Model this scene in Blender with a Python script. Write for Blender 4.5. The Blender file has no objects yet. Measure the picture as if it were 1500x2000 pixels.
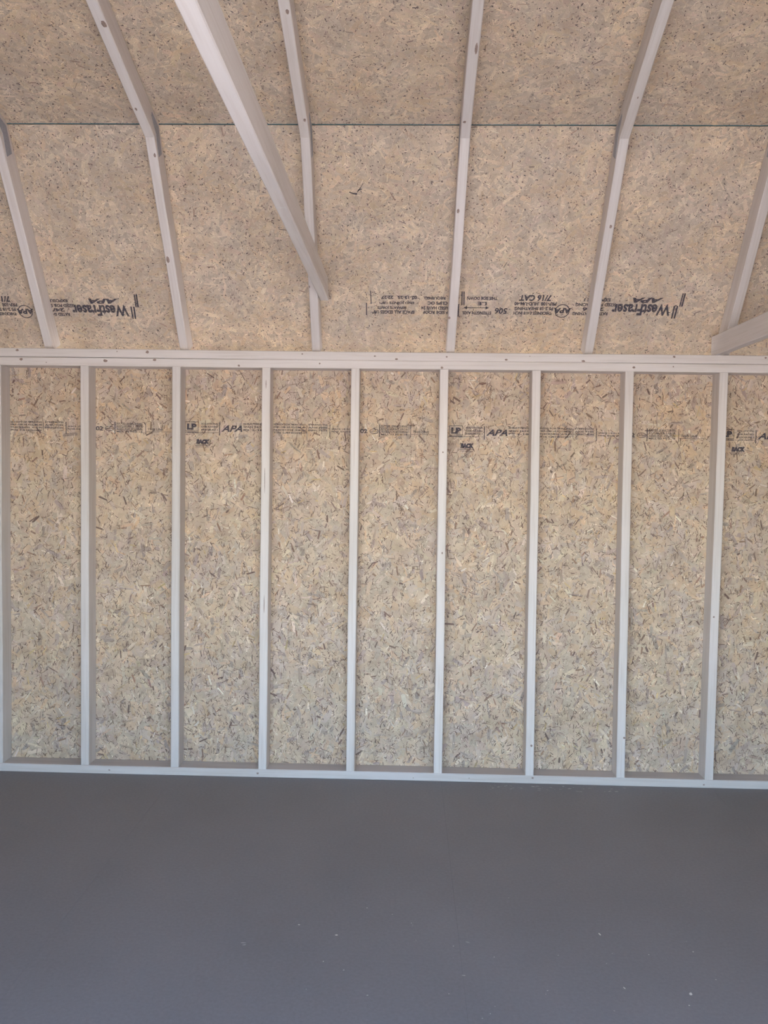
import bpy, bmesh, math, random
import numpy as np
from mathutils import Matrix, Vector

IN = 0.0254
scene = bpy.context.scene
col = scene.collection

# ------------------------------------------------------------------ camera
PITCH, ROLL, YAW = -0.0427, 0.0142, -0.0268
def camera_axes(p, r, y):
    fwd = Vector((math.sin(y), math.cos(y), 0)); right = Vector((math.cos(y), -math.sin(y), 0)); up = Vector((0, 0, 1))
    f2 = fwd * math.cos(p) + up * math.sin(p); u2 = up * math.cos(p) - fwd * math.sin(p)
    return right * math.cos(r) + u2 * math.sin(r), u2 * math.cos(r) - right * math.sin(r), f2
rt, up, fw = camera_axes(PITCH, ROLL, YAW)
cam_data = bpy.data.cameras.new('camera'); cam = bpy.data.objects.new('camera', cam_data); col.objects.link(cam)
cam_data.sensor_fit = 'VERTICAL'; cam_data.sensor_height = 24.0; cam_data.lens = 24.0 * 1610.45 / 2000.0
cam_data.clip_start = 0.02
M = Matrix((rt, up, -fw)).transposed().to_4x4(); M.translation = Vector((0, -145.80, 54.45)) * IN
cam.matrix_world = M
scene.camera = cam

# ------------------------------------------------------------------ sky, sun, exposure
SUN_ELEV, SUN_AZ = math.radians(52), math.radians(60)     # high sun to the right; it strikes the ground outside but not the room
world = bpy.data.worlds.new('sky'); scene.world = world; world.use_nodes = True
wn = world.node_tree.nodes; wl = world.node_tree.links
bg = wn['Background']; sky = wn.new('ShaderNodeTexSky'); sky.sky_type = 'NISHITA'; sky.sun_disc = False
sky.sun_elevation = SUN_ELEV; sky.sun_rotation = SUN_AZ; sky.air_density = 1.0; sky.dust_density = 0.4; sky.ozone_density = 2.6
wl.new(sky.outputs[0], bg.inputs[0]); bg.inputs[1].default_value = 0.48
sun_data = bpy.data.lights.new('sun', 'SUN'); sun = bpy.data.objects.new('sun', sun_data); col.objects.link(sun)
sun_data.energy = 13.0; sun_data.angle = math.radians(0.53); sun_data.color = (1.0, 0.97, 0.93)
sdir = Vector((math.sin(SUN_AZ) * math.cos(SUN_ELEV), math.cos(SUN_AZ) * math.cos(SUN_ELEV), math.sin(SUN_ELEV)))
sun.rotation_euler = sdir.to_track_quat('Z', 'Y').to_euler(); sun.location = (3, -6, 8)
vs = scene.view_settings; vs.view_transform = 'Standard'; vs.look = 'None'; vs.gamma = 1.0; vs.use_curve_mapping = False
vs.exposure = 1.86

# ------------------------------------------------------------------ materials
def new_mat(name):
    m = bpy.data.materials.new(name); m.use_nodes = True
    return m, m.node_tree.nodes, m.node_tree.links, m.node_tree.nodes['Principled BSDF']
def noise(n, l, vec, scale, detail=3, rough=.55):
    t = n.new('ShaderNodeTexNoise'); t.inputs['Scale'].default_value = scale; t.inputs['Detail'].default_value = detail; t.inputs['Roughness'].default_value = rough
    l.new(vec, t.inputs['Vector']); return t.outputs['Fac']
def ramp(n, l, fac, stops):
    r = n.new('ShaderNodeValToRGB'); e = r.color_ramp.elements
    while len(e) < len(stops): e.new(.5)
    for q, (p, c) in zip(e, stops): q.position = p; q.color = (*c, 1)
    l.new(fac, r.inputs[0]); return r.outputs[0]
def mixc(n, l, fac, a, b, mode='MIX'):
    m = n.new('ShaderNodeMix'); m.data_type = 'RGBA'; m.blend_type = mode
    if isinstance(fac, (int, float)): m.inputs[0].default_value = fac
    else: l.new(fac, m.inputs[0])
    for s, v in ((m.inputs[6], a), (m.inputs[7], b)):
        if isinstance(v, tuple): s.default_value = (*v, 1)
        else: l.new(v, s)
    return m.outputs[2]
def mapping(n, l, vec, scale, loc=None):
    m = n.new('ShaderNodeMapping'); m.inputs['Scale'].default_value = scale
    l.new(vec, m.inputs['Vector'])
    if loc is not None: l.new(loc, m.inputs['Location'])
    return m.outputs[0]
def bump(n, l, b, h, strength, dist):
    k = n.new('ShaderNodeBump'); k.inputs['Strength'].default_value = strength; k.inputs['Distance'].default_value = dist
    l.new(h, k.inputs['Height']); l.new(k.outputs[0], b.inputs['Normal'])

def lumber_material():
    m, n, l, b = new_mat('pale_lumber')
    tc = n.new('ShaderNodeTexCoord'); oi = n.new('ShaderNodeObjectInfo')
    mul = n.new('ShaderNodeMath'); mul.operation = 'MULTIPLY'; mul.inputs[1].default_value = 37.0; l.new(oi.outputs['Random'], mul.inputs[0])
    cmb = n.new('ShaderNodeCombineXYZ'); [l.new(mul.outputs[0], cmb.inputs[i]) for i in range(3)]
    g1 = noise(n, l, mapping(n, l, tc.outputs['Object'], (1, 1, .03), cmb.outputs[0]), 130, 4, .6)
    g2 = noise(n, l, mapping(n, l, tc.outputs['Object'], (1, 1, .05), cmb.outputs[0]), 28, 3, .5)
    g3 = noise(n, l, mapping(n, l, tc.outputs['Object'], (1, 1, .5), cmb.outputs[0]), 5, 2, .5)
    c = ramp(n, l, g2, [(.25, (.60, .53, .485)), (.5, (.665, .60, .56)), (.78, (.715, .655, .62))])
    c = mixc(n, l, ramp(n, l, g1, [(.50, (0, 0, 0)), (.78, (.55, .55, .55))]), c, (.50, .41, .35))
    c = mixc(n, l, ramp(n, l, g3, [(.45, (0, 0, 0)), (.75, (.5, .5, .5))]), c, (.73, .65, .625))
    v = n.new('ShaderNodeMapRange'); v.inputs[3].default_value = .90; v.inputs[4].default_value = 1.06; l.new(oi.outputs['Random'], v.inputs[0])
    c = mixc(n, l, 1.0, c, v.outputs[0], 'MULTIPLY')
    l.new(c, b.inputs['Base Color']); b.inputs['Roughness'].default_value = .62; b.inputs['Specular IOR Level'].default_value = .35
    bump(n, l, b, g1, .25, .002)
    return m

def osb_material(name, base_from_attr, tint_a, tint_b, scale, base=(.45, .36, .26)):
    m, n, l, b = new_mat(name)
    tc = n.new('ShaderNodeTexCoord'); geo = n.new('ShaderNodeNewGeometry')
    pos = geo.outputs['Position']
    big = noise(n, l, pos, 4.2, 3, .55)
    mid = noise(n, l, pos, scale, 4, .6)
    fine = noise(n, l, pos, 420, 2, .6)
    if base_from_attr:
        a = n.new('ShaderNodeAttribute'); a.attribute_name = 'strand_tone'; c = a.outputs['Color']
    else:
        c = base
    c = mixc(n, l, 1.0, c, ramp(n, l, big, [(.32, tint_a), (.68, tint_b)]), 'MULTIPLY')
    c = mixc(n, l, 1.0, c, ramp(n, l, mid, [(.30, (.82, .79, .77)), (.66, (1.10, 1.09, 1.08))]), 'MULTIPLY')
    c = mixc(n, l, 1.0, c, ramp(n, l, fine, [(.30, (.80, .78, .77)), (.66, (1.08, 1.08, 1.08))]), 'MULTIPLY')
    l.new(c, b.inputs['Base Color']); b.inputs['Roughness'].default_value = .68; b.inputs['Specular IOR Level'].default_value = .3
    bump(n, l, b, fine, .2, .001)
    return m

def ink_material():
    m, n, l, b = new_mat('stamp_ink')
    geo = n.new('ShaderNodeNewGeometry')
    f = noise(n, l, geo.outputs['Position'], 260, 3, .65)
    b.inputs['Base Color'].default_value = (.075, .07, .095, 1); b.inputs['Roughness'].default_value = .8; b.inputs['Specular IOR Level'].default_value = .1
    tr = n.new('ShaderNodeBsdfTransparent'); mx = n.new('ShaderNodeMixShader'); out = n['Material Output']
    r = n.new('ShaderNodeMapRange'); r.inputs[1].default_value = .36; r.inputs[2].default_value = .60; r.inputs[3].default_value = 1.0; r.inputs[4].default_value = .62
    l.new(f, r.inputs[0]); l.new(r.outputs[0], mx.inputs[0]); l.new(tr.outputs[0], mx.inputs[1]); l.new(b.outputs[0], mx.inputs[2]); l.new(mx.outputs[0], out.inputs[0])
    return m

def plain(name, color, rough=.7, metallic=0., spec=.4, nscale=60, namp=.12):
    m, n, l, b = new_mat(name); geo = n.new('ShaderNodeNewGeometry')
    f = noise(n, l, geo.outputs['Position'], nscale, 3)
    lo = tuple(c * (1 - namp) for c in color); hi = tuple(c * (1 + namp) for c in color)
    l.new(ramp(n, l, f, [(.3, lo), (.7, hi)]), b.inputs['Base Color'])
    b.inputs['Roughness'].default_value = rough; b.inputs['Metallic'].default_value = metallic; b.inputs['Specular IOR Level'].default_value = spec
    return m

def floor_material():
    m, n, l, b = new_mat('grey_floor_paint'); geo = n.new('ShaderNodeNewGeometry'); pos = geo.outputs['Position']
    f1 = noise(n, l, pos, 1.6, 4, .55); f2 = noise(n, l, pos, 95, 3, .6)
    c = ramp(n, l, f1, [(.3, (.228, .215, .220)), (.7, (.262, .247, .252))])
    c = mixc(n, l, 1.0, c, ramp(n, l, f2, [(.3, (.93, .93, .93)), (.7, (1.06, 1.06, 1.06))]), 'MULTIPLY')
    l.new(c, b.inputs['Base Color']); b.inputs['Roughness'].default_value = .55; b.inputs['Specular IOR Level'].default_value = .35
    bump(n, l, b, f2, .12, .002)
    return m

MAT = dict(
    lumber=lumber_material(),
    wall_osb=osb_material('wall_strand_board', True, (1.02, .975, .95), (1.07, 1.0, .90), 14),
    roof_osb=osb_material('roof_strand_board', True, (1.08, 1.06, 1.04), (1.20, 1.12, 1.0), 9),
    wall_base=osb_material('wall_strand_board_core', False, (.98, .95, .93), (1.06, 1.0, .93), 30, (.54, .46, .37)),
    roof_base=osb_material('roof_strand_board_core', False, (.98, .96, .95), (1.06, 1.0, .93), 45, (.55, .47, .385)),
    ink=ink_material(),
    floor=floor_material(),
    plate=plain('galvanised_steel', (.36, .36, .40), .55, .15, nscale=120),
    knot=plain('dark_knot', (.30, .215, .18), .6, nscale=300, namp=.4),
    felt=plain('teal_underlayment', (.05, .20, .25), .8),
    chip=plain('pale_wood_chip', (.74, .70, .65), .8),
    ground=plain('pale_concrete', (.50, .455, .41), .9, nscale=14, namp=.25),
    siding=plain('painted_siding', (.45, .42, .38), .7),
)

# ------------------------------------------------------------------ helpers
rng = np.random.default_rng(7); random.seed(7)
def link(name, data, parent=None, mat=None):
    o = bpy.data.objects.new(name, data); col.objects.link(o)
    if parent: o.parent = parent
    if mat is not None and data is not None: data.materials.append(mat)
    return o
def empty(name, loc=(0, 0, 0)):
    o = link(name, None); o.location = Vector(loc) * IN; o.empty_display_size = .1; return o
def tag(o, label=None, cat=None, group=None, kind=None):
    for k, v in (('label', label), ('category', cat), ('group', group), ('kind', kind)):
        if v: o[k] = v
    return o
def mesh_from(name, verts, faces):
    me = bpy.data.meshes.new(name); me.from_pydata([tuple(v) for v in verts], [], faces); me.update(); return me
def frame(origin, u, v, w):                       # local axes -> matrix, origin in inches
    m = Matrix((Vector(u), Vector(v), Vector(w))).transposed().to_4x4(); m.translation = Vector(origin) * IN; return m

def timber(name, length, w, h, origin, u, v, parent, k0=0., k1=0., bow=.0, mat='lumber', segs=10):
    """A sawn board: local x = width w, local y = depth h, local z = length; eased edges; k0/k1 slope the end cuts along y.
    origin is the corner (x=0,y=0,z=0), u the width axis, v the depth axis; sizes in inches."""
    u, v = Vector(u).normalized(), Vector(v).normalized(); z = u.cross(v)
    c = .11
    prof = [(c, 0), (w - c, 0), (w, c), (w, h - c), (w - c, h), (c, h), (0, h - c), (0, c)]
    ph, ph2 = random.uniform(0, 6.28), random.uniform(0, 6.28)
    verts, faces = [], []
    for s in range(segs + 1):
        t = s / segs
        bx = bow * math.sin(math.pi * t) * math.cos(ph) + .035 * math.sin(9 * t + ph) * math.sin(math.pi * t)
        by = .03 * math.sin(7 * t + ph2) * math.sin(math.pi * t)
        for x, y in prof:
            zz = (k0 * y) * (1 - t) + (length + k1 * y) * t
            verts.append(((x + bx) * IN, (y + by) * IN, zz * IN))
    for s in range(segs):
        for i in range(8):
            a = s * 8 + i; b_ = s * 8 + (i + 1) % 8
            faces.append((a, b_, b_ + 8, a + 8))
    faces.append(tuple(reversed(range(8)))); faces.append(tuple(segs * 8 + i for i in range(8)))
    o = link(name, mesh_from(name, verts, faces), parent, MAT[mat])
    mw = frame(origin, u, v, z)
    o.matrix_parent_inverse = Matrix.Identity(4)
    o.matrix_local = (Matrix.Translation(-parent.location) @ mw) if parent else mw
    return o

def box(name, x0, x1, y0, y1, z0, z1, parent, mat):
    vs_ = [(x * IN, y * IN, z * IN) for z in (z0, z1) for y in (y0, y1) for x in (x0, x1)]
    fs = [(0, 2, 3, 1), (4, 5, 7, 6), (0, 1, 5, 4), (2, 6, 7, 3), (0, 4, 6, 2), (1, 3, 7, 5)]
    o = link(name, mesh_from(name, vs_, fs), parent, MAT[mat])
    if parent: o.location = -parent.location
    return o

def knot(part, x, y, z, rx, rz, face='front'):
    """Flush elliptical knot on a timber's y=0 (front) face, or its x=0 / x=w side; local inches."""
    n = 14; vs_ = []
    for i in range(n):
        a = 2 * math.pi * i / n; r = 1 + random.uniform(-.15, .15)
        d0, d1 = rx * r * math.cos(a), rz * r * math.sin(a)
        vs_.append((x + d0, y - .035, z + d1) if face == 'front' else (x, y + d0, z + d1))
    ctr = (x, y - .05, z) if face == 'front' else (x, y, z)
    vs_.append(ctr)
    fs = [((i + 1) % n, i, n) for i in range(n)]
    me = mesh_from('knot', [tuple(c * IN for c in p) for p in vs_], fs)
    return link('knot', me, part, MAT['knot'])

# strands ---------------------------------------------------------------
def strands(groups, u0, u1, v0, v1, w_lo, w_hi):
    """Flat wood strands pressed on a panel: quads in local (u,v,w), inches in, one tone each."""
    V, C = [], []
    area = (u1 - u0) * (v1 - v0) * IN * IN
    for dens, (l0, l1), (b0, b1), bias, tones, jit, (h0, h1), edge in groups:
        n = int(dens * area)
        cu = rng.uniform(u0, u1, n); cv = rng.uniform(v0, v1, n)
        L = rng.uniform(l0, l1, n) * .5; B = rng.uniform(b0, b1, n) * .5
        L = np.minimum(L, 1.4)
        ang = np.where(rng.random(n) < bias[0], rng.normal(bias[1], bias[2], n), rng.uniform(0, math.pi, n))
        ca, sa = np.cos(ang), np.sin(ang)
        h = w_lo + (w_hi - w_lo) * rng.uniform(h0, h1, n)
        t1, t2 = rng.uniform(-.012, .012, n), rng.uniform(-.012, .012, n)
        q = np.zeros((n, 6, 3))
        ends = rng.uniform(-.45, .45, (n, 2))
        tip = rng.uniform(.75, 1.0, (n, 2))
        for k, (sl, sb) in enumerate(((-1, -1), (1, -1), (1, 0), (1, 1), (-1, 1), (-1, 0))):
            ll = L * sl; bb = B * sb
            if sb != 0: ll = ll * tip[:, 0 if sb > 0 else 1] + bb * ends[:, 0 if sl > 0 else 1]
            bb = bb * (1 + rng.uniform(-.2, .1, n))
            q[:, k, 0] = np.clip(cu + ll * ca - bb * sa, u0, u1); q[:, k, 1] = np.clip(cv + ll * sa + bb * ca, v0, v1)
            q[:, k, 2] = h + t1 * sl + t2 * sb * .5
        tone = np.array(tones)[rng.integers(0, len(tones), n)] * (1 + rng.normal(0, jit, (n, 1))) * (1 + rng.normal(0, jit * .25, (n, 3)))
        V.append(q); C.append(np.clip(tone, .01, .95))
        if edge:                                  # dark ragged edge where a strand lifts from its neighbours
            m = np.nonzero(rng.random(n) < edge)[0]; k = len(m)
            e = np.zeros((k, 6, 3)); sgn = np.where(rng.random(k) < .5, -1., 1.); th = rng.uniform(.02, .05, k)
            t0 = rng.uniform(-.9, .3, k); t1_ = t0 + rng.uniform(.25, .9, k)
            for i_, (tt, sb) in enumerate(((t0, -.6), (t1_, -.6), (t1_ + .03, 0), (t1_, .6), (t0, .6), (t0 - .03, 0))):
                ll = L[m] * tt; bb = sgn * B[m] * .97 + th * sb * 2 + .04 * np.sin(tt * 7 + m)
                e[:, i_, 0] = np.clip(cu[m] + ll * ca[m] - bb * sa[m], u0, u1); e[:, i_, 1] = np.clip(cv[m] + ll * sa[m] + bb * ca[m], v0, v1)
                e[:, i_, 2] = h[m] + .010
            V.append(e); C.append(np.array([(.19, .135, .115)]) * (1 + rng.normal(0, .25, (k, 1)).clip(-.5, .8)))
    V = np.concatenate(V) * IN; C = np.concatenate(C); n = len(V)
    me = bpy.data.meshes.new('strand_layer')
    me.vertices.add(n * 6); me.vertices.foreach_set('co', V.reshape(-1).astype(np.float32))
    me.loops.add(n * 6); me.loops.foreach_set('vertex_index', np.arange(n * 6, dtype=np.int32))
    me.polygons.add(n); me.polygons.foreach_set('loop_start', np.arange(0, n * 6, 6, dtype=np.int32)); me.polygons.foreach_set('loop_total', np.full(n, 6, dtype=np.int32))
    a = me.attributes.new('strand_tone', 'FLOAT_COLOR', 'FACE')
    a.data.foreach_set('color', np.concatenate([C, np.ones((n, 1))], 1).reshape(-1).astype(np.float32))
    me.update(calc_edges=True); me.validate()
    return me

WALL_STRANDS = [
    (1150, (1.4, 4.6), (.5, 1.7), (.5, math.pi / 2, .5), [(.575, .47, .37), (.555, .455, .365), (.60, .50, .395), (.535, .44, .365), (.58, .455, .34), (.545, .465, .405)], .04, (0, .5), .75),
    (400, (.9, 3.0), (.25, .8), (.45, math.pi / 2, .6), [(.64, .56, .47), (.62, .53, .42), (.47, .38, .32), (.46, .385, .345), (.60, .46, .34), (.42, .355, .32)], .07, (.4, .7), .6),
    (210, (.4, 1.9), (.10, .36), (.45, math.pi / 2, .6), [(.25, .175, .145), (.31, .235, .205), (.20, .145, .13), (.34, .23, .175), (.57, .44, .27), (.70, .65, .58)], .10, (.6, .85), 0),
    (3200, (.12, .7), (.045, .13), (.5, math.pi / 2, .65), [(.14, .095, .085), (.20, .14, .12), (.12, .085, .08), (.76, .69, .58), (.27, .195, .16), (.72, .63, .50)], .12, (.75, 1.0), 0),
    (1100, (.25, 1.3), (.03, .075), (.5, math.pi / 2, .65), [(.15, .105, .09), (.22, .16, .135), (.30, .22, .18)], .12, (.75, 1.0), 0),
]
ROOF_STRANDS = [
    (1700, (.8, 3.4), (.25, .9), (.35, 0., .8), [(.57, .48, .385), (.545, .455, .37), (.60, .51, .405), (.535, .44, .365), (.575, .47, .36)], .04, (0, .5), 0),
    (4200, (.15, .9), (.035, .09), (.35, 0., .9), [(.74, .66, .53), (.70, .62, .49), (.41, .33, .275), (.68, .59, .47)], .07, (.5, .8), 0),
    (2600, (.09, .40), (.05, .15), (.3, 0., .9), [(.14, .11, .11), (.20, .155, .145), (.11, .09, .10), (.28, .215, .195)], .15, (.8, 1.0), 0),
    (28, (.5, 1.6), (.06, .2), (.3, 0., .8), [(.32, .23, .19), (.28, .22, .20), (.70, .63, .52)], .1, (.8, 1.0), 0),
]

# stamps ----------------------------------------------------------------
_text = {}
def text_mesh(s, shear=0., bold=.0):
    key = (s, shear, bold)
    if key not in _text:
        c = bpy.data.curves.new('lettering', 'FONT'); c.body = s; c.size = 1; c.shear = shear; c.offset = bold; c.resolution_u = 3
        o = bpy.data.objects.new('lettering', c); col.objects.link(o)
        dg = bpy.context.evaluated_depsgraph_get(); me = bpy.data.meshes.new_from_object(o.evaluated_get(dg))
        v = np.array([x.co[:2] for x in me.vertices]); f = [tuple(p.vertices) for p in me.polygons]
        bpy.data.objects.remove(o); bpy.data.curves.remove(c); bpy.data.meshes.remove(me)
        v = (v - v.min(0)) / (v.max(0) - v.min(0)); _text[key] = (v, f)
    return _text[key]
class Stamp:
    """Flat print in panel inches; flip=True prints it upside down, as seen in the room."""
    def __init__(self, flip=False): self.v, self.f, self.flip = [], [], flip
    def add(self, v, f):
        k = len(self.v); self.v += [tuple(p) for p in v]; self.f += [tuple(i + k for i in q) for q in f]
    def text(self, s, u0, u1, v0, v1, shear=0., bold=.0):
        v, f = text_mesh(s, shear, bold)
        if self.flip: v = 1 - v
        self.add(np.c_[u0 + v[:, 0] * (u1 - u0), v0 + v[:, 1] * (v1 - v0)], f)
    def bar(self, ua, va, ub, vb, w):
        d = Vector((ub - ua, vb - va)).normalized(); nx, ny = -d.y * w / 2, d.x * w / 2
        self.add([(ua + nx, va + ny), (ua - nx, va - ny), (ub - nx, vb - ny), (ub + nx, vb + ny)], [(0, 1, 2, 3)])
    def ring(self, cu, cv, ru, rv, w, a0=0, a1=360):
        n = 28; vs_ = []
        for i in range(n + 1):
            a = math.radians(a0 + (a1 - a0) * i / n)
            vs_ += [(cu + ru * math.cos(a), cv + rv * math.sin(a)), (cu + (ru - w) * math.cos(a), cv + (rv - w) * math.sin(a))]
        self.add(vs_, [(2 * i, 2 * i + 1, 2 * i + 3, 2 * i + 2) for i in range(n)])
    def build(self, panel, w, label=None, name='printed_stamp'):
        me = mesh_from(name, [(u * IN, v * IN, w * IN) for u, v in self.v], self.f)
        o = link(name, me, panel, MAT['ink'])
        if label: o['label'] = label
        return o

def board_panel(name, parent, origin, u, v, w, u0, u1, v0, v1, groups, base, face, thick=.44):
    """Sheathing board: a slab behind the plane through origin, its strands lie on the room side (w)."""
    vs_ = [(a * IN, b * IN, c * IN) for c in (-thick, 0) for b in (v0, v1) for a in (u0, u1)]
    fs = [(0, 2, 3, 1), (4, 5, 7, 6), (0, 1, 5, 4), (2, 6, 7, 3), (0, 4, 6, 2), (1, 3, 7, 5)]
    p = link(name, mesh_from(name, vs_, fs), parent, MAT[base])
    p.matrix_local = Matrix.Translation(-parent.location) @ frame(origin, u, v, w)
    if groups:
        s = link('strand_layer', strands(groups, u0, u1, v0, v1, .008, .045), p, MAT[face]); s['kind'] = 'stuff'
    return p

# ------------------------------------------------------------------ dimensions (inches; x right, y away from the door, z up; y=0 stud faces)
ZT = 76.38                                    # top of the wall plates
XL, XR = -110.0, 76.0                         # inside faces of the gable frames
YF = -138.0                                   # inside face of the front wall frame
YMID = YF / 2
B0 = Vector((0, 1.49, ZT)); K0 = Vector((0, -18.54, 105.77)); U0 = Vector((0, -40.70, 113.68))
D1 = (K0 - B0).normalized(); D2 = (U0 - K0).normalized()
N1 = Vector((0, D1.z, -D1.y)); N2 = Vector((0, D2.z, -D2.y))          # outward normals
KS = K0 + 3.5 * (N1 + N2) / (1 + N1.dot(N2))                          # fold of the sheathing
RIDGE_IN = K0 + D2 * ((YMID - K0.y) / D2.y)
LOW = (K0 - B0).length

# ------------------------------------------------------------------ floor
floor = tag(box('floor', XL - 3.5, XR + 3.5, YF - 4, 4, -2.2, -.72, None, 'siding'), kind='structure')
edges = [XL - 3.5, -89.4, -41.0, 7.0, 54.9, XR + 3.5]
for i in range(5):
    for (ya, yb) in ((YF - 4, -93.5), (-93.42, 4)):
        box('floor_panel', edges[i] + .007, edges[i + 1] - .007, ya, yb, -.719 + .0, 0 - (.004 if i % 2 else 0), floor, 'floor')
chips = [(-18.2, -52.5, .35, .05), (-18.0, -52.9, .25, .04), (-12.2, -48.3, .18, .12), (-7.5, -50.3, .2, .16), (8.0, -51, .3, .05), (7.1, -57.5, .3, .05), (24.0, -48.5, .12, .4), (31.0, -59.6, .2, .35),
         (24.2, -58.9, .1, .3), (-8.5, -55.7, .1, .1), (30.2, -61.5, .1, .1)]
v_, f_ = [], []
for k in range(46):
    chips.append((random.uniform(15, 40), -random.uniform(.8, 3.2), random.uniform(.05, .5), random.uniform(.03, .08)))
for k in range(26):
    chips.append((random.uniform(-10, 36), -random.uniform(40, 66), random.uniform(.03, .12), random.uniform(.03, .09)))
for cx, cy, rx, ry in chips:
    k = len(v_); a = random.uniform(-.4, .4)
    for i in range(5):
        t = 2 * math.pi * i / 5
        px, py = rx * math.cos(t) * random.uniform(.6, 1.1), ry * math.sin(t) * random.uniform(.6, 1.1)
        v_.append(((cx + px * math.cos(a) - py * math.sin(a)) * IN, (cy + px * math.sin(a) + py * math.cos(a)) * IN, (.012 + .01 * random.random()) * IN))
    f_.append(tuple(range(k, k + 5)))
o = link('wood_dust_flecks', mesh_from('wood_dust_flecks', v_, f_), floor, MAT['chip']); o['kind'] = 'stuff'

# ------------------------------------------------------------------ back wall
wall = tag(empty('wall_back', (0, 0, 0)), kind='structure')
bottom = timber('bottom_plate', XR - XL, 1.5, 3.5, (XR, 0, 0), (0, 0, 1), (0, 1, 0), wall, bow=.02, segs=24)
# local x = up, y = depth, z = -X
def plate_knots(part, pts, zb):
    for X, Z, rx, rz in pts: knot(part, Z - zb, 0, XR - X, rx, rz)
plate_knots(bottom, [(-26.0, .75, .18, .22), (23.3, 1.1, .16, .2), (53.6, .6, .14, .16), (-53, .7, .1, .2), (2, .6, .08, .08), (12, .8, .08, .1)], 0)
lowtop = timber('top_plate', XR - XL, 1.47, 3.5, (XR, 0, ZT - 3), (0, 0, 1), (0, 1, 0), wall, bow=.0, segs=24)
uptop = timber('top_plate', XR - XL, 1.5, 3.5, (XR, -.03, ZT - 1.5), (0, 0, 1), (0, 1, 0), wall, bow=.0, segs=24)
plate_knots(lowtop, [(-68.8, 74.4, .22, .3), (-64.3, 73.9, .1, .1), (-53.7, 74.3, .25, .36), (-44.9, 74.55, .2, .32), (-29.9, 73.7, .18, .2), (-15.6, 74.2, .14, .14), (5.9, 73.7, .2, .25), (39.3, 74.1, .2, .24), (46.1, 74.3, .12, .12)], ZT - 3)
plate_knots(uptop, [(-69.5, 76.0, .2, .28), (-51.6, 75.95, .1, .1), (-46.2, 75.9, .26, .3), (-18.7, 75.85, .14, .14), (-5.9, 75.6, .1, .2), (-2.1, 75.1, .16, .26), (6.7, 75.6, .14, .16), (17.1, 75.2, .18, .26), (21.2, 75.85, .08, .08), (30.5, 75.1, .18, .3), (46.2, 76.0, .18, .22), (61.9, 76.0, .16, .2)], ZT - 1.5)
STUD_X = [24.3166 - 82.3909 + 16 * k for k in range(-3, 9)]
FIX = {0: (-.18, -.2), 1: (.27, .2), 2: (.25, .12), 3: (.04, -.01), 4: (-.37, -.28), 5: (-.22, .08), 6: (-.04, .25), 7: (.24, -.15)}
stud_parts = {}
for k, X in zip(range(-3, 9), STUD_X):
    dt, db = FIX.get(k, (0, 0))
    lean = (dt - db) / (ZT - 4.5)
    u = Vector((1, 0, -lean)).normalized(); vdir = Vector((0, 1, 0))
    # width axis u, depth axis v -> length axis u x v = +z
    s = timber('stud', ZT - 4.5, 1.5, 3.5, (X + db, .02 + .03 * random.random(), 1.5), u, vdir, wall, bow=random.uniform(.02, .09))
    stud_parts[k] = s
knot(stud_parts[5], 1.0, 0, 5.4, .2, .22); knot(stud_parts[6], 1.2, 0, 7.2, .2, .18); knot(stud_parts[4], .75, 0, 57.4, .12, .14)
knot(stud_parts[7], .5, 0, 29.1, .16, .16); knot(stud_parts[4], .9, 0, 39.6, .12, .2); knot(stud_parts[2], .8, 0, 30, .06, 1.6); knot(stud_parts[2], .7, 0, 52, .05, 2.4); knot(stud_parts[2], .75, 0, 69, .06, .7)
joints = [XL - 3.5, -89.8, -41.6, 6.3, 54.6, XR + 3.5]
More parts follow.
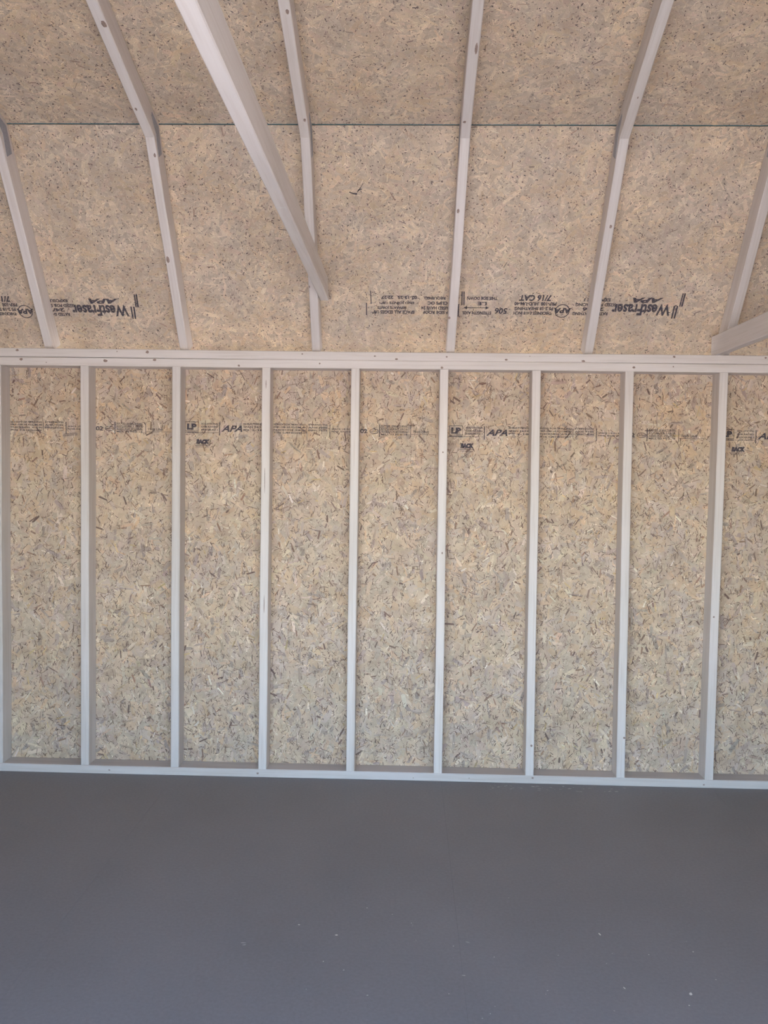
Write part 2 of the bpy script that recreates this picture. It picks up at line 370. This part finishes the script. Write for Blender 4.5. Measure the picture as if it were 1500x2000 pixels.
for i in range(5):
    a, b_ = joints[i] + .04, joints[i + 1] - .04
    p = board_panel('sheathing_board', wall, (0, 3.5, 0), (1, 0, 0), (0, 0, 1), (0, -1, 0), a, b_, 0, ZT - .1, WALL_STRANDS, 'wall_base', 'wall_osb')
    if i == 0: continue
    S = Stamp(); x = joints[i] + 1.3
    top = 63.0 - (.12 if i != 2 else 0)
    def rows(u0, u1, zs, h, words):
        for z, wd in zip(zs, words): S.text(wd, u0, u1, top + z, top + z + h, 0, .03)
    # framed logo
    for q in ((0, -.75, 2.35, -.75), (0, .92, 2.35, .92)): S.bar(x + q[0], top + q[1], x + q[2], top + q[3], .09)
    for q in (0, 2.35): S.bar(x + q, top - .75, x + q, top + .92, .08)
    S.text('LP', x + .3, x + 2.05, top - .5, top + .62, 0, .06)
    S.bar(x, top - 1.0, x + 2.4, top - 1.0, .16); S.bar(x + 2.5, top - 1.0, x + 6.1, top - 1.0, .07)
    rows(x + 2.9, x + 5.9, (.45, -.1, -.65), .3, ('SOLUTIONS', 'OSB RATED', 'EXPOSURE 1'))
    S.bar(x + 6.25, top - 1.5, x + 6.25, top + .85, .16)
    S.text('APA', x + 6.55, x + 10.4, top - .8, top + .35, .35, .03)
    rows(x + 10.6, x + 14.2, (.5, -.05, -.6), .32, ('SHEATHING', 'SPAN 24/16', 'PS 2-18'))
    rows(x + 16.1, x + 21.9, (.5, 0, -.5, -1.0), .3, ('SIZED FOR SPACING', 'PRP-108 HUD-UM-40', 'THICKNESS .418 IN', '7/16 CATEGORY'))
    S.bar(x + 22.1, top - .9, x + 22.1, top + .6, .1)
    rows(x + 22.4, x + 25.8, (.5, 0, -.5), .3, ('STRENGTH', 'AXIS THIS', 'DIRECTION'))
    S.bar(x + 26.3, top - 1.5, x + 26.3, top + .75, .13)
    rows(x + 26.6, x + 31.0, (-.2, -.65), .26, ('SPACE 1/8 IN ALL', 'PANEL EDGES ENDS'))
    S.text('02', x + 31.8, x + 33.1, top - .75, top + .05, 0, .03)
    S.ring(x + 34.3, top - .35, .85, .45, .1); S.bar(x + 33.6, top - .35, x + 35.0, top - .35, .1)
    S.bar(x + 35.3, top - 1.4, x + 35.3, top + .85, .16)
    rows(x + 35.6, x + 40.3, (.45, -.05, -.55, -1.05), .3, ('RATED SHEATHING', 'EXPOSURE 1 24/16', 'SIZED FOR SPACING', 'MILL 02 PS 2-18'))
    for zz in (.38, -.12, -.62): S.bar(x + 35.4, top + zz, x + 40.4, top + zz, .06)
    S.bar(x + 40.9, top - 1.4, x + 40.9, top + .8, .1)
    S.text('THIS LINE', x + 41.3, x + 44.2, top - .65, top - .2, 0, .02)
    S.bar(x + 41.0, top - .85, x + 45.6, top - .85, .07)
    # small block stamp under the logo
    S.text('BACK', x + 2.0, x + 4.4, top - 3.1, top - 2.2, .1, .10)
    S.bar(x + 1.8, top - 3.3, x + 4.5, top - 3.3, .1); S.bar(x + 1.9, top - 3.6, x + 4.3, top - 3.6, .07)
    S.build(p, .078, 'dark ink mill stamp across the wall board')

# ------------------------------------------------------------------ roof
roof = tag(empty('ceiling', (0, 0, 0)), kind='structure')
lowlen = LOW + (KS - K0 - 3.5 * N1).dot(D1) + 2.5
upl = (YMID - KS.y) / D2.y
LOWX = [-116.5, -16.6, 82.5]; UPX = [-116.5, -64.8, 31.4, 82.5]
mirror = lambda P: Vector((P.x, 2 * YMID - P.y, P.z))
low_panels = []
for a, b_ in zip(LOWX, LOWX[1:]):
    low_panels.append(board_panel('roof_board', roof, KS, (1, 0, 0), D1, -N1, a + .04, b_ - .04, -lowlen, -.11, ROOF_STRANDS, 'roof_base', 'roof_osb'))
    kf = mirror(KS); d1f = Vector((0, -D1.y, D1.z)); n1f = Vector((0, -N1.y, N1.z))
    board_panel('roof_board', roof, kf, (-1, 0, 0), d1f, -n1f, -b_ + .04, -a - .04, -lowlen, -.05, None, 'roof_base', None)
for a, b_ in zip(UPX, UPX[1:]):
    board_panel('roof_board', roof, KS, (1, 0, 0), D2, -N2, a + .04, b_ - .04, .11, upl - .3, ROOF_STRANDS, 'roof_base', 'roof_osb')
    d2f = Vector((0, -D2.y, D2.z)); n2f = Vector((0, -N2.y, N2.z))
    board_panel('roof_board', roof, mirror(KS), (-1, 0, 0), d2f, -n2f, -b_ + .04, -a - .04, .05, upl - .3, None, 'roof_base', None)
# underlayment over the boards, seen as a teal line through the open fold
v_ = []; f_ = []
prof = [KS - D1 * lowlen + N1 * .46, KS + (N1 + N2) * .27, KS + D2 * upl + N2 * .46]
prof = prof + [mirror(p) for p in reversed(prof[:2])]
for X in (-116.8, 82.8):
    for pp in prof: v_.append(tuple((Vector((X, pp.y, pp.z))) * IN))
for X in (-116.8, 82.8):
    for pp in prof: v_.append(tuple((Vector((X, pp.y, pp.z + .3))) * IN))
for i in range(4): f_ += [(i, i + 1, i + 6, i + 5), (10 + i, 15 + i, 16 + i, 11 + i)]
f_ += [(0, 5, 15, 10), (4, 14, 19, 9)]
link('underlayment', mesh_from('underlayment', v_, f_), roof, MAT['felt'])
for (ya, yb) in ((3.9, 9.0), (YF - 9.0, YF - 3.9)):
    box('eave_light_block', -116.5, 82.5, ya, yb, ZT - 4.6, ZT - 1.2, roof, 'siding')  # unseen box added to stop daylight leaking in along the open eaves
box('ridge_board', XL - 3, XR + 3, YMID - .75, YMID + .75, RIDGE_IN.z - 1.2, RIDGE_IN.z + 3.7, roof, 'lumber')

# stamps on the lower boards, upside down
def roof_stamp(panel, du, dv, label):
    S = Stamp(flip=True)
    T = lambda s, a, b, v0, v1, sh=0., bo=.045: S.text(s, a + du, b + du, v0 + dv, v1 + dv, sh, bo)
    Bb = lambda a, b, c, d, w: S.bar(a + du, b + dv, c + du, d + dv, w)
    T('WestFraser', 35.3, 45.4, -30.7, -28.6, .0, .035)
    Bb(46.0, -28.9, 45.95, -31.2, .28); Bb(46.5, -28.9, 46.4, -31.2, .28)
    Bb(47.0, -26.6, 46.9, -29.0, .22); Bb(47.35, -26.6, 47.25, -29.0, .30)
    T('APA', 38.6, 43.9, -28.4, -27.45, .3, .05)
    T('RATED SHEATHING', 28.6, 34.7, -30.75, -30.15); T('24/16', 30.2, 33.9, -29.95, -29.3); T('SIZED FOR SPACING', 28.9, 35.9, -29.1, -28.5); T('EXPOSURE 1', 30.3, 34.8, -28.2, -27.6)
    S.ring(26.75 + du, -30.0 + dv, 1.3, 1.25, .16, 0, 360); T('APA', 25.3, 28.3, -30.45, -29.45, .1, .05)
    T('THICKNESS 0.418 INCH', 18.3, 25.0, -30.75, -30.15); T('PS 2-18 SHEATHING', 18.4, 25.1, -29.9, -29.3); T('PRP-108  HUD-UM-40', 18.3, 25.6, -29.05, -28.4); T('7/16 CAT', 19.0, 24.6, -28.25, -27.1, .12)
    T('506', 15.0, 17.2, -30.65, -29.55, .1, .03)
    T('STRENGTH AXIS', 9.4, 14.4, -30.8, -30.2); T('THIS SIDE DOWN', 10.0, 15.3, -28.1, -27.5); T('L.E', 11.9, 13.5, -29.1, -28.45)
    Bb(9.8, -29.55, 13.7, -29.55, .12)
    for a, s in ((9.5, 1), (13.95, -1)): S.add([(a + du, -29.55 + dv), (a + s * .6 + du, -29.25 + dv), (a + s * .6 + du, -29.85 + dv)], [(0, 1, 2)])
    Bb(9.1, -26.6, 9.2, -29.1, .2); Bb(9.45, -26.6, 9.55, -29.1, .2); Bb(8.6, -28.9, 8.65, -31.2, .22); Bb(8.25, -28.9, 8.3, -31.2, .14)
    T('IF SIDE ROOF', 2.4, 7.0, -30.75, -30.15); T('USED HAVE 24', 2.1, 6.8, -29.95, -29.35); T('CLIPS OC', 3.2, 6.7, -29.05, -28.45); T('REQUIRED', 2.6, 6.3, -28.1, -27.5)
    T('SPACE ALL EDGES 1/8"', -6.5, .95, -30.8, -30.15); T('SEPARATE JOINTS', -5.6, -.5, -29.9, -29.3); T('END JOINTS 1/8"', -5.0, .85, -29.0, -28.4); T('02-13-25   22:27', -4.9, 1.35, -28.05, -27.45)
    Bb(-6.74, -26.6, -6.68, -29.0, .16); Bb(-7.5, -28.8, -7.52, -31.1, .18)
    S.build(panel, .078, label)
roof_stamp(low_panels[1], 0, 0, 'upside-down mill stamp with maker name and grade marks')
roof_stamp(low_panels[0], -95.3, -1.0, 'upside-down mill stamp beside the rafter, partly hidden')

S = Stamp()
for q in ((-10.0, -10.05, -9.3, -10.3, .16), (-9.4, -10.3, -8.7, -10.35, .22), (-8.7, -10.1, -8.2, -9.5, .14), (-8.3, -9.6, -7.7, -8.7, .08), (-8.6, -9.75, -7.9, -9.6, .12)): S.bar(*q)
S.build(low_panels[1], .078, 'dark ink smudge', 'ink_smudge')

# ------------------------------------------------------------------ rafters
RAFT = {0: (-89.0, 0, 0, 0), 1: (-65.0, -.17, .35, .3), 2: (-41.02, .24, .23, -.25), 3: (-17.02, -.13, .05, -.06), 4: (6.98, -.32, .33, .25), 5: (30.98, -.05, .25, -.38), 6: (54.75, 0, 0, 0)}
LABELS = {
    0: 'pale gambrel rafter next to the solid gable wall with no tie beam',
    1: 'pale gambrel rafter standing just beyond a round grade mark printed on the roof board',
    2: 'pale gambrel rafter between the bold-stamped roof board and the diagonal high tie beam',
    3: 'pale gambrel rafter that carries the high tie beam on its side',
    4: 'pale gambrel rafter between the spacing notes and the strength axis arrow of the roof stamp',
    5: 'pale gambrel rafter crossing the roof stamp between the round grade mark and the maker name',
    6: 'pale gambrel rafter whose foot is crossed by the low tie beam on the top plate',
}
mit = math.tan(.5 * math.acos(D1.dot(D2)))
KN = {2: ('up', [(.5, 20.1, .3, .4), (.4, 5.6, .15, .2)]), }
up_len = (RIDGE_IN - K0).length - .8 / abs(D2.y)
def rafter(k):
    X, db, dk, dt = RAFT[k]
    t = empty('gambrel_rafter', (X, 0, ZT))
    tag(t, LABELS[k], 'rafter', 'gambrel roof rafters')
    # back half: depth axis = outward normal, length axis = u x v must run up the slope -> u = v x z
    lo = timber('lower_rafter', LOW + 0.6, 1.5, 3.48, Vector((X + db, 0, 0)) + B0 - D1 * .6, (1, (0 if False else 0), 0), N1, t, k0=0, k1=mit)
    # skew along the slope so the head lands at its own offset
    sk = (dk - db) / LOW
    for v in lo.data.vertices: v.co.x += sk * v.co.z
    # foot rests level on the plate
    for v in lo.data.vertices:
        if v.co.z < .05: v.co.z = max(v.co.z, (.6 * IN) + v.co.y * N1.z * -1 / D1.z * 1.0)
    upr = timber('upper_rafter', up_len, 1.5, 3.48, Vector((X + dk, 0, 0)) + K0, (1, 0, 0), N2, t, k0=-mit, k1=0)
    sk2 = (dt - dk) / 23.5
    for v in upr.data.vertices: v.co.x += sk2 * v.co.z
    # front half mirrored behind the photographer
    M1 = lambda d: Vector((0, -d.y, d.z))
    timber('lower_rafter', LOW + .0, 1.5, 3.48, mirror(Vector((X + 1.5, 0, 0)) + B0), (-1, 0, 0), M1(N1), t, k1=mit)
    timber('upper_rafter', up_len, 1.5, 3.48, mirror(Vector((X + 1.5, 0, 0)) + K0), (-1, 0, 0), M1(N2), t, k0=-mit)
    # steel nail plates on both cheeks of the knuckle
    for side in (0, 1):
        xs = X + dk + (1.5 + .02 if side else -.02)
        th = .05 if side else -.05
        pts = [K0 - D1 * 3.0 + N1 * .5, K0 - D1 * 3.0 + N1 * 2.3, K0 + (KS - K0) * .8, K0 + D2 * 2.4 + N2 * 2.5, K0 + D2 * 2.4 + N2 * 1.9, K0 + (KS - K0) * .28]
        vs_ = [(xs - X, p.y, p.z - ZT) for p in pts] + [(xs + th - X, p.y, p.z - ZT) for p in pts]
        fs = [tuple(range(6)), tuple(reversed(range(6, 12)))] + [(i, i + 6, (i + 1) % 6 + 6, (i + 1) % 6) for i in range(6)]
        link('nail_plate', mesh_from('nail_plate', [tuple(c * IN for c in p) for p in vs_], fs), t, MAT['plate'])
    return t, lo, upr
RP = {k: rafter(k) for k in RAFT}
def rk(k, seg, X, s, rx, rz):
    t, lo, upr = RP[k]; X0, db, dk, dt = RAFT[k]
    if seg == 'lo':
        z = LOW + .6 + s; x = X - (X0 + db) - (dk - db) * z / LOW; knot(lo, min(max(x, .25), 1.25), 0, z, rx, rz)
    else:
        x = X - (X0 + dk) - (dt - dk) / 23.5 * s; knot(upr, min(max(x, .25), 1.25), 0, s, rx, rz)
for a in [(2, 'up', -40.5, 20.1, .3, .55), (2, 'up', -40.5, 5.64, .16, .3), (3, 'up', -16.1, 21.9, .22, .4), (3, 'up', -15.9, 3.6, .2, .35), (2, 'lo', -39.7, -2.6, .18, .3), (2, 'lo', -40.3, -19, .28, .55),
          (4, 'lo', 8.0, -10.8, .22, .34), (4, 'lo', 6.8, -28.8, .2, .25), (4, 'up', 8.3, 16.3, .2, .9), (4, 'up', 7.7, 3.3, .25, .25), (5, 'lo', 32.2, -13.1, .2, .3), (5, 'up', 31.6, 8, .1, .2), (3, 'lo', -16.9, -23.5, .1, .2)]:
    rk(*a)

# ------------------------------------------------------------------ tie beams (span the shed from the back slope to the front slope)
def tie(x0, zb, yb, yt, label):
    """2x4 on edge along y: bottom at zb, back end cut from yb (bottom) to yt (top)."""
    yfront = 2 * YMID - yb
    t = timber('tie_beam', yb - yfront, 1.5, 3.5, (x0 + 1.5, yfront, zb), (-1, 0, 0), (0, 0, 1), None, k0=-(yt - yb) / 3.5, k1=(yt - yb) / 3.5, bow=.05, segs=16)
    return tag(t, label, 'beam', 'tie beams across the shed')
XB = RAFT[3][0] + 1.5 + .05
zb = 84.91
ysh = lambda z: (KS.y + (z - KS.z) * D1.y / D1.z) - .05
tb = tie(XB, zb, ysh(zb) - 1.2, ysh(zb + 3.5) - 1.2, 'pale tie beam running overhead with its end nailed beside a rafter high above the top plate')
tb2 = tie(RAFT[6][0] - 1.52, ZT, 1.9, 1.9, 'pale tie beam resting low on the top plate against the foot of a rafter')
sp = knot(tb, .75, 0, -50.9 - (2 * YMID - (ysh(zb) - 1.2)), .62, .14); sp.name = 'splinter'; sp.data.name = 'splinter'
sp.data.materials.clear(); sp.data.materials.append(MAT['chip'])
knot(tb, .5, 0, 44.0, .25, .4)

# ------------------------------------------------------------------ gable walls, front wall with the open doorway
EV = KS - D1 * lowlen + N1 * .2; KG = KS + (N1 + N2) * .11; RG = KS + D2 * upl + N2 * .2
half = [(9.0, ZT - 4.0), (EV.y, EV.z), (KG.y, KG.z)]
gable = [(4.0, 0), (4.0, ZT - 4.0)] + half + [(YMID, RG.z)] + [(2 * YMID - y, z) for y, z in reversed(half)] + [(YF - 4.0, ZT - 4.0), (YF - 4.0, 0)]
NG = len(gable)
for nm, xin, s in (('wall_left', XL, -1), ('wall_right', XR, 1)):
    w_ = tag(empty(nm, (xin, YMID, 0)), kind='structure')
    xs = xin + s * 3.5
    a = [(xs - xin, y - YMID, z) for y, z in gable]; b_ = [(xs + s * .5 - xin, y - YMID, z) for y, z in gable]
    fs = [tuple(range(NG)), tuple(range(2 * NG - 1, NG - 1, -1))] + [(i, i + NG, (i + 1) % NG + NG, (i + 1) % NG) for i in range(NG)]
    if s > 0: fs = [tuple(reversed(f)) for f in fs]
    link('sheathing_board', mesh_from('sheathing_board', [tuple(c * IN for c in p) for p in a + b_], fs), w_, MAT['wall_base'])
    xo = xin if s > 0 else xin - 3.5
    for y in range(int(YF) + 6, -4, 16):
        timber('stud', ZT - 4.5, 1.5, 3.5, (xo + 3.5, y, 1.5), (0, 1, 0), (-1, 0, 0), w_)
    for z0 in (0, ZT - 3, ZT - 1.5):
        timber('bottom_plate' if z0 == 0 else 'top_plate', -YF - .2, 1.5, 3.5, (xo, YF + .1, z0 + 1.5), (0, 0, -1), (1, 0, 0), w_)
wf = tag(empty('wall_front', (0, YF, 0)), kind='structure')
DX0, DX1, DH = -66.0, 60.0, 74.5
for a, b_, z0, z1 in ((XL - 3.5, DX0, 0, ZT), (DX1, XR + 3.5, 0, ZT), (DX0, DX1, DH, ZT)):
    box('sheathing_board', a, b_, YF - 4.0, YF - 3.5, z0, z1, wf, 'wall_base')
for X in [x for x in range(-104, 76, 16) if not (DX0 - 4 < x < DX1 + 2)] + [DX0 - 1.5, DX1]:
    timber('stud', ZT - 4.5, 1.5, 3.5, (X + 1.5, YF, 1.5), (-1, 0, 0), (0, -1, 0), wf)
for a, b_ in ((XL, DX0), (DX1, XR)): timber('bottom_plate', b_ - a, 1.5, 3.5, (a, YF, 0), (0, 0, 1), (0, -1, 0), wf)
for z0 in (ZT - 3, ZT - 1.5): timber('top_plate', XR - XL, 1.5, 3.5, (XL, YF, z0), (0, 0, 1), (0, -1, 0), wf)

# ------------------------------------------------------------------ ground outside
gv = [(-900, -900, -6.0), (900, -900, -6.0), (900, 900, -6.0), (-900, 900, -6.0)]
g = link('ground', mesh_from('ground', [tuple(c * IN for c in p) for p in gv], [(0, 1, 2, 3)]), None, MAT['ground']); tag(g, kind='structure')
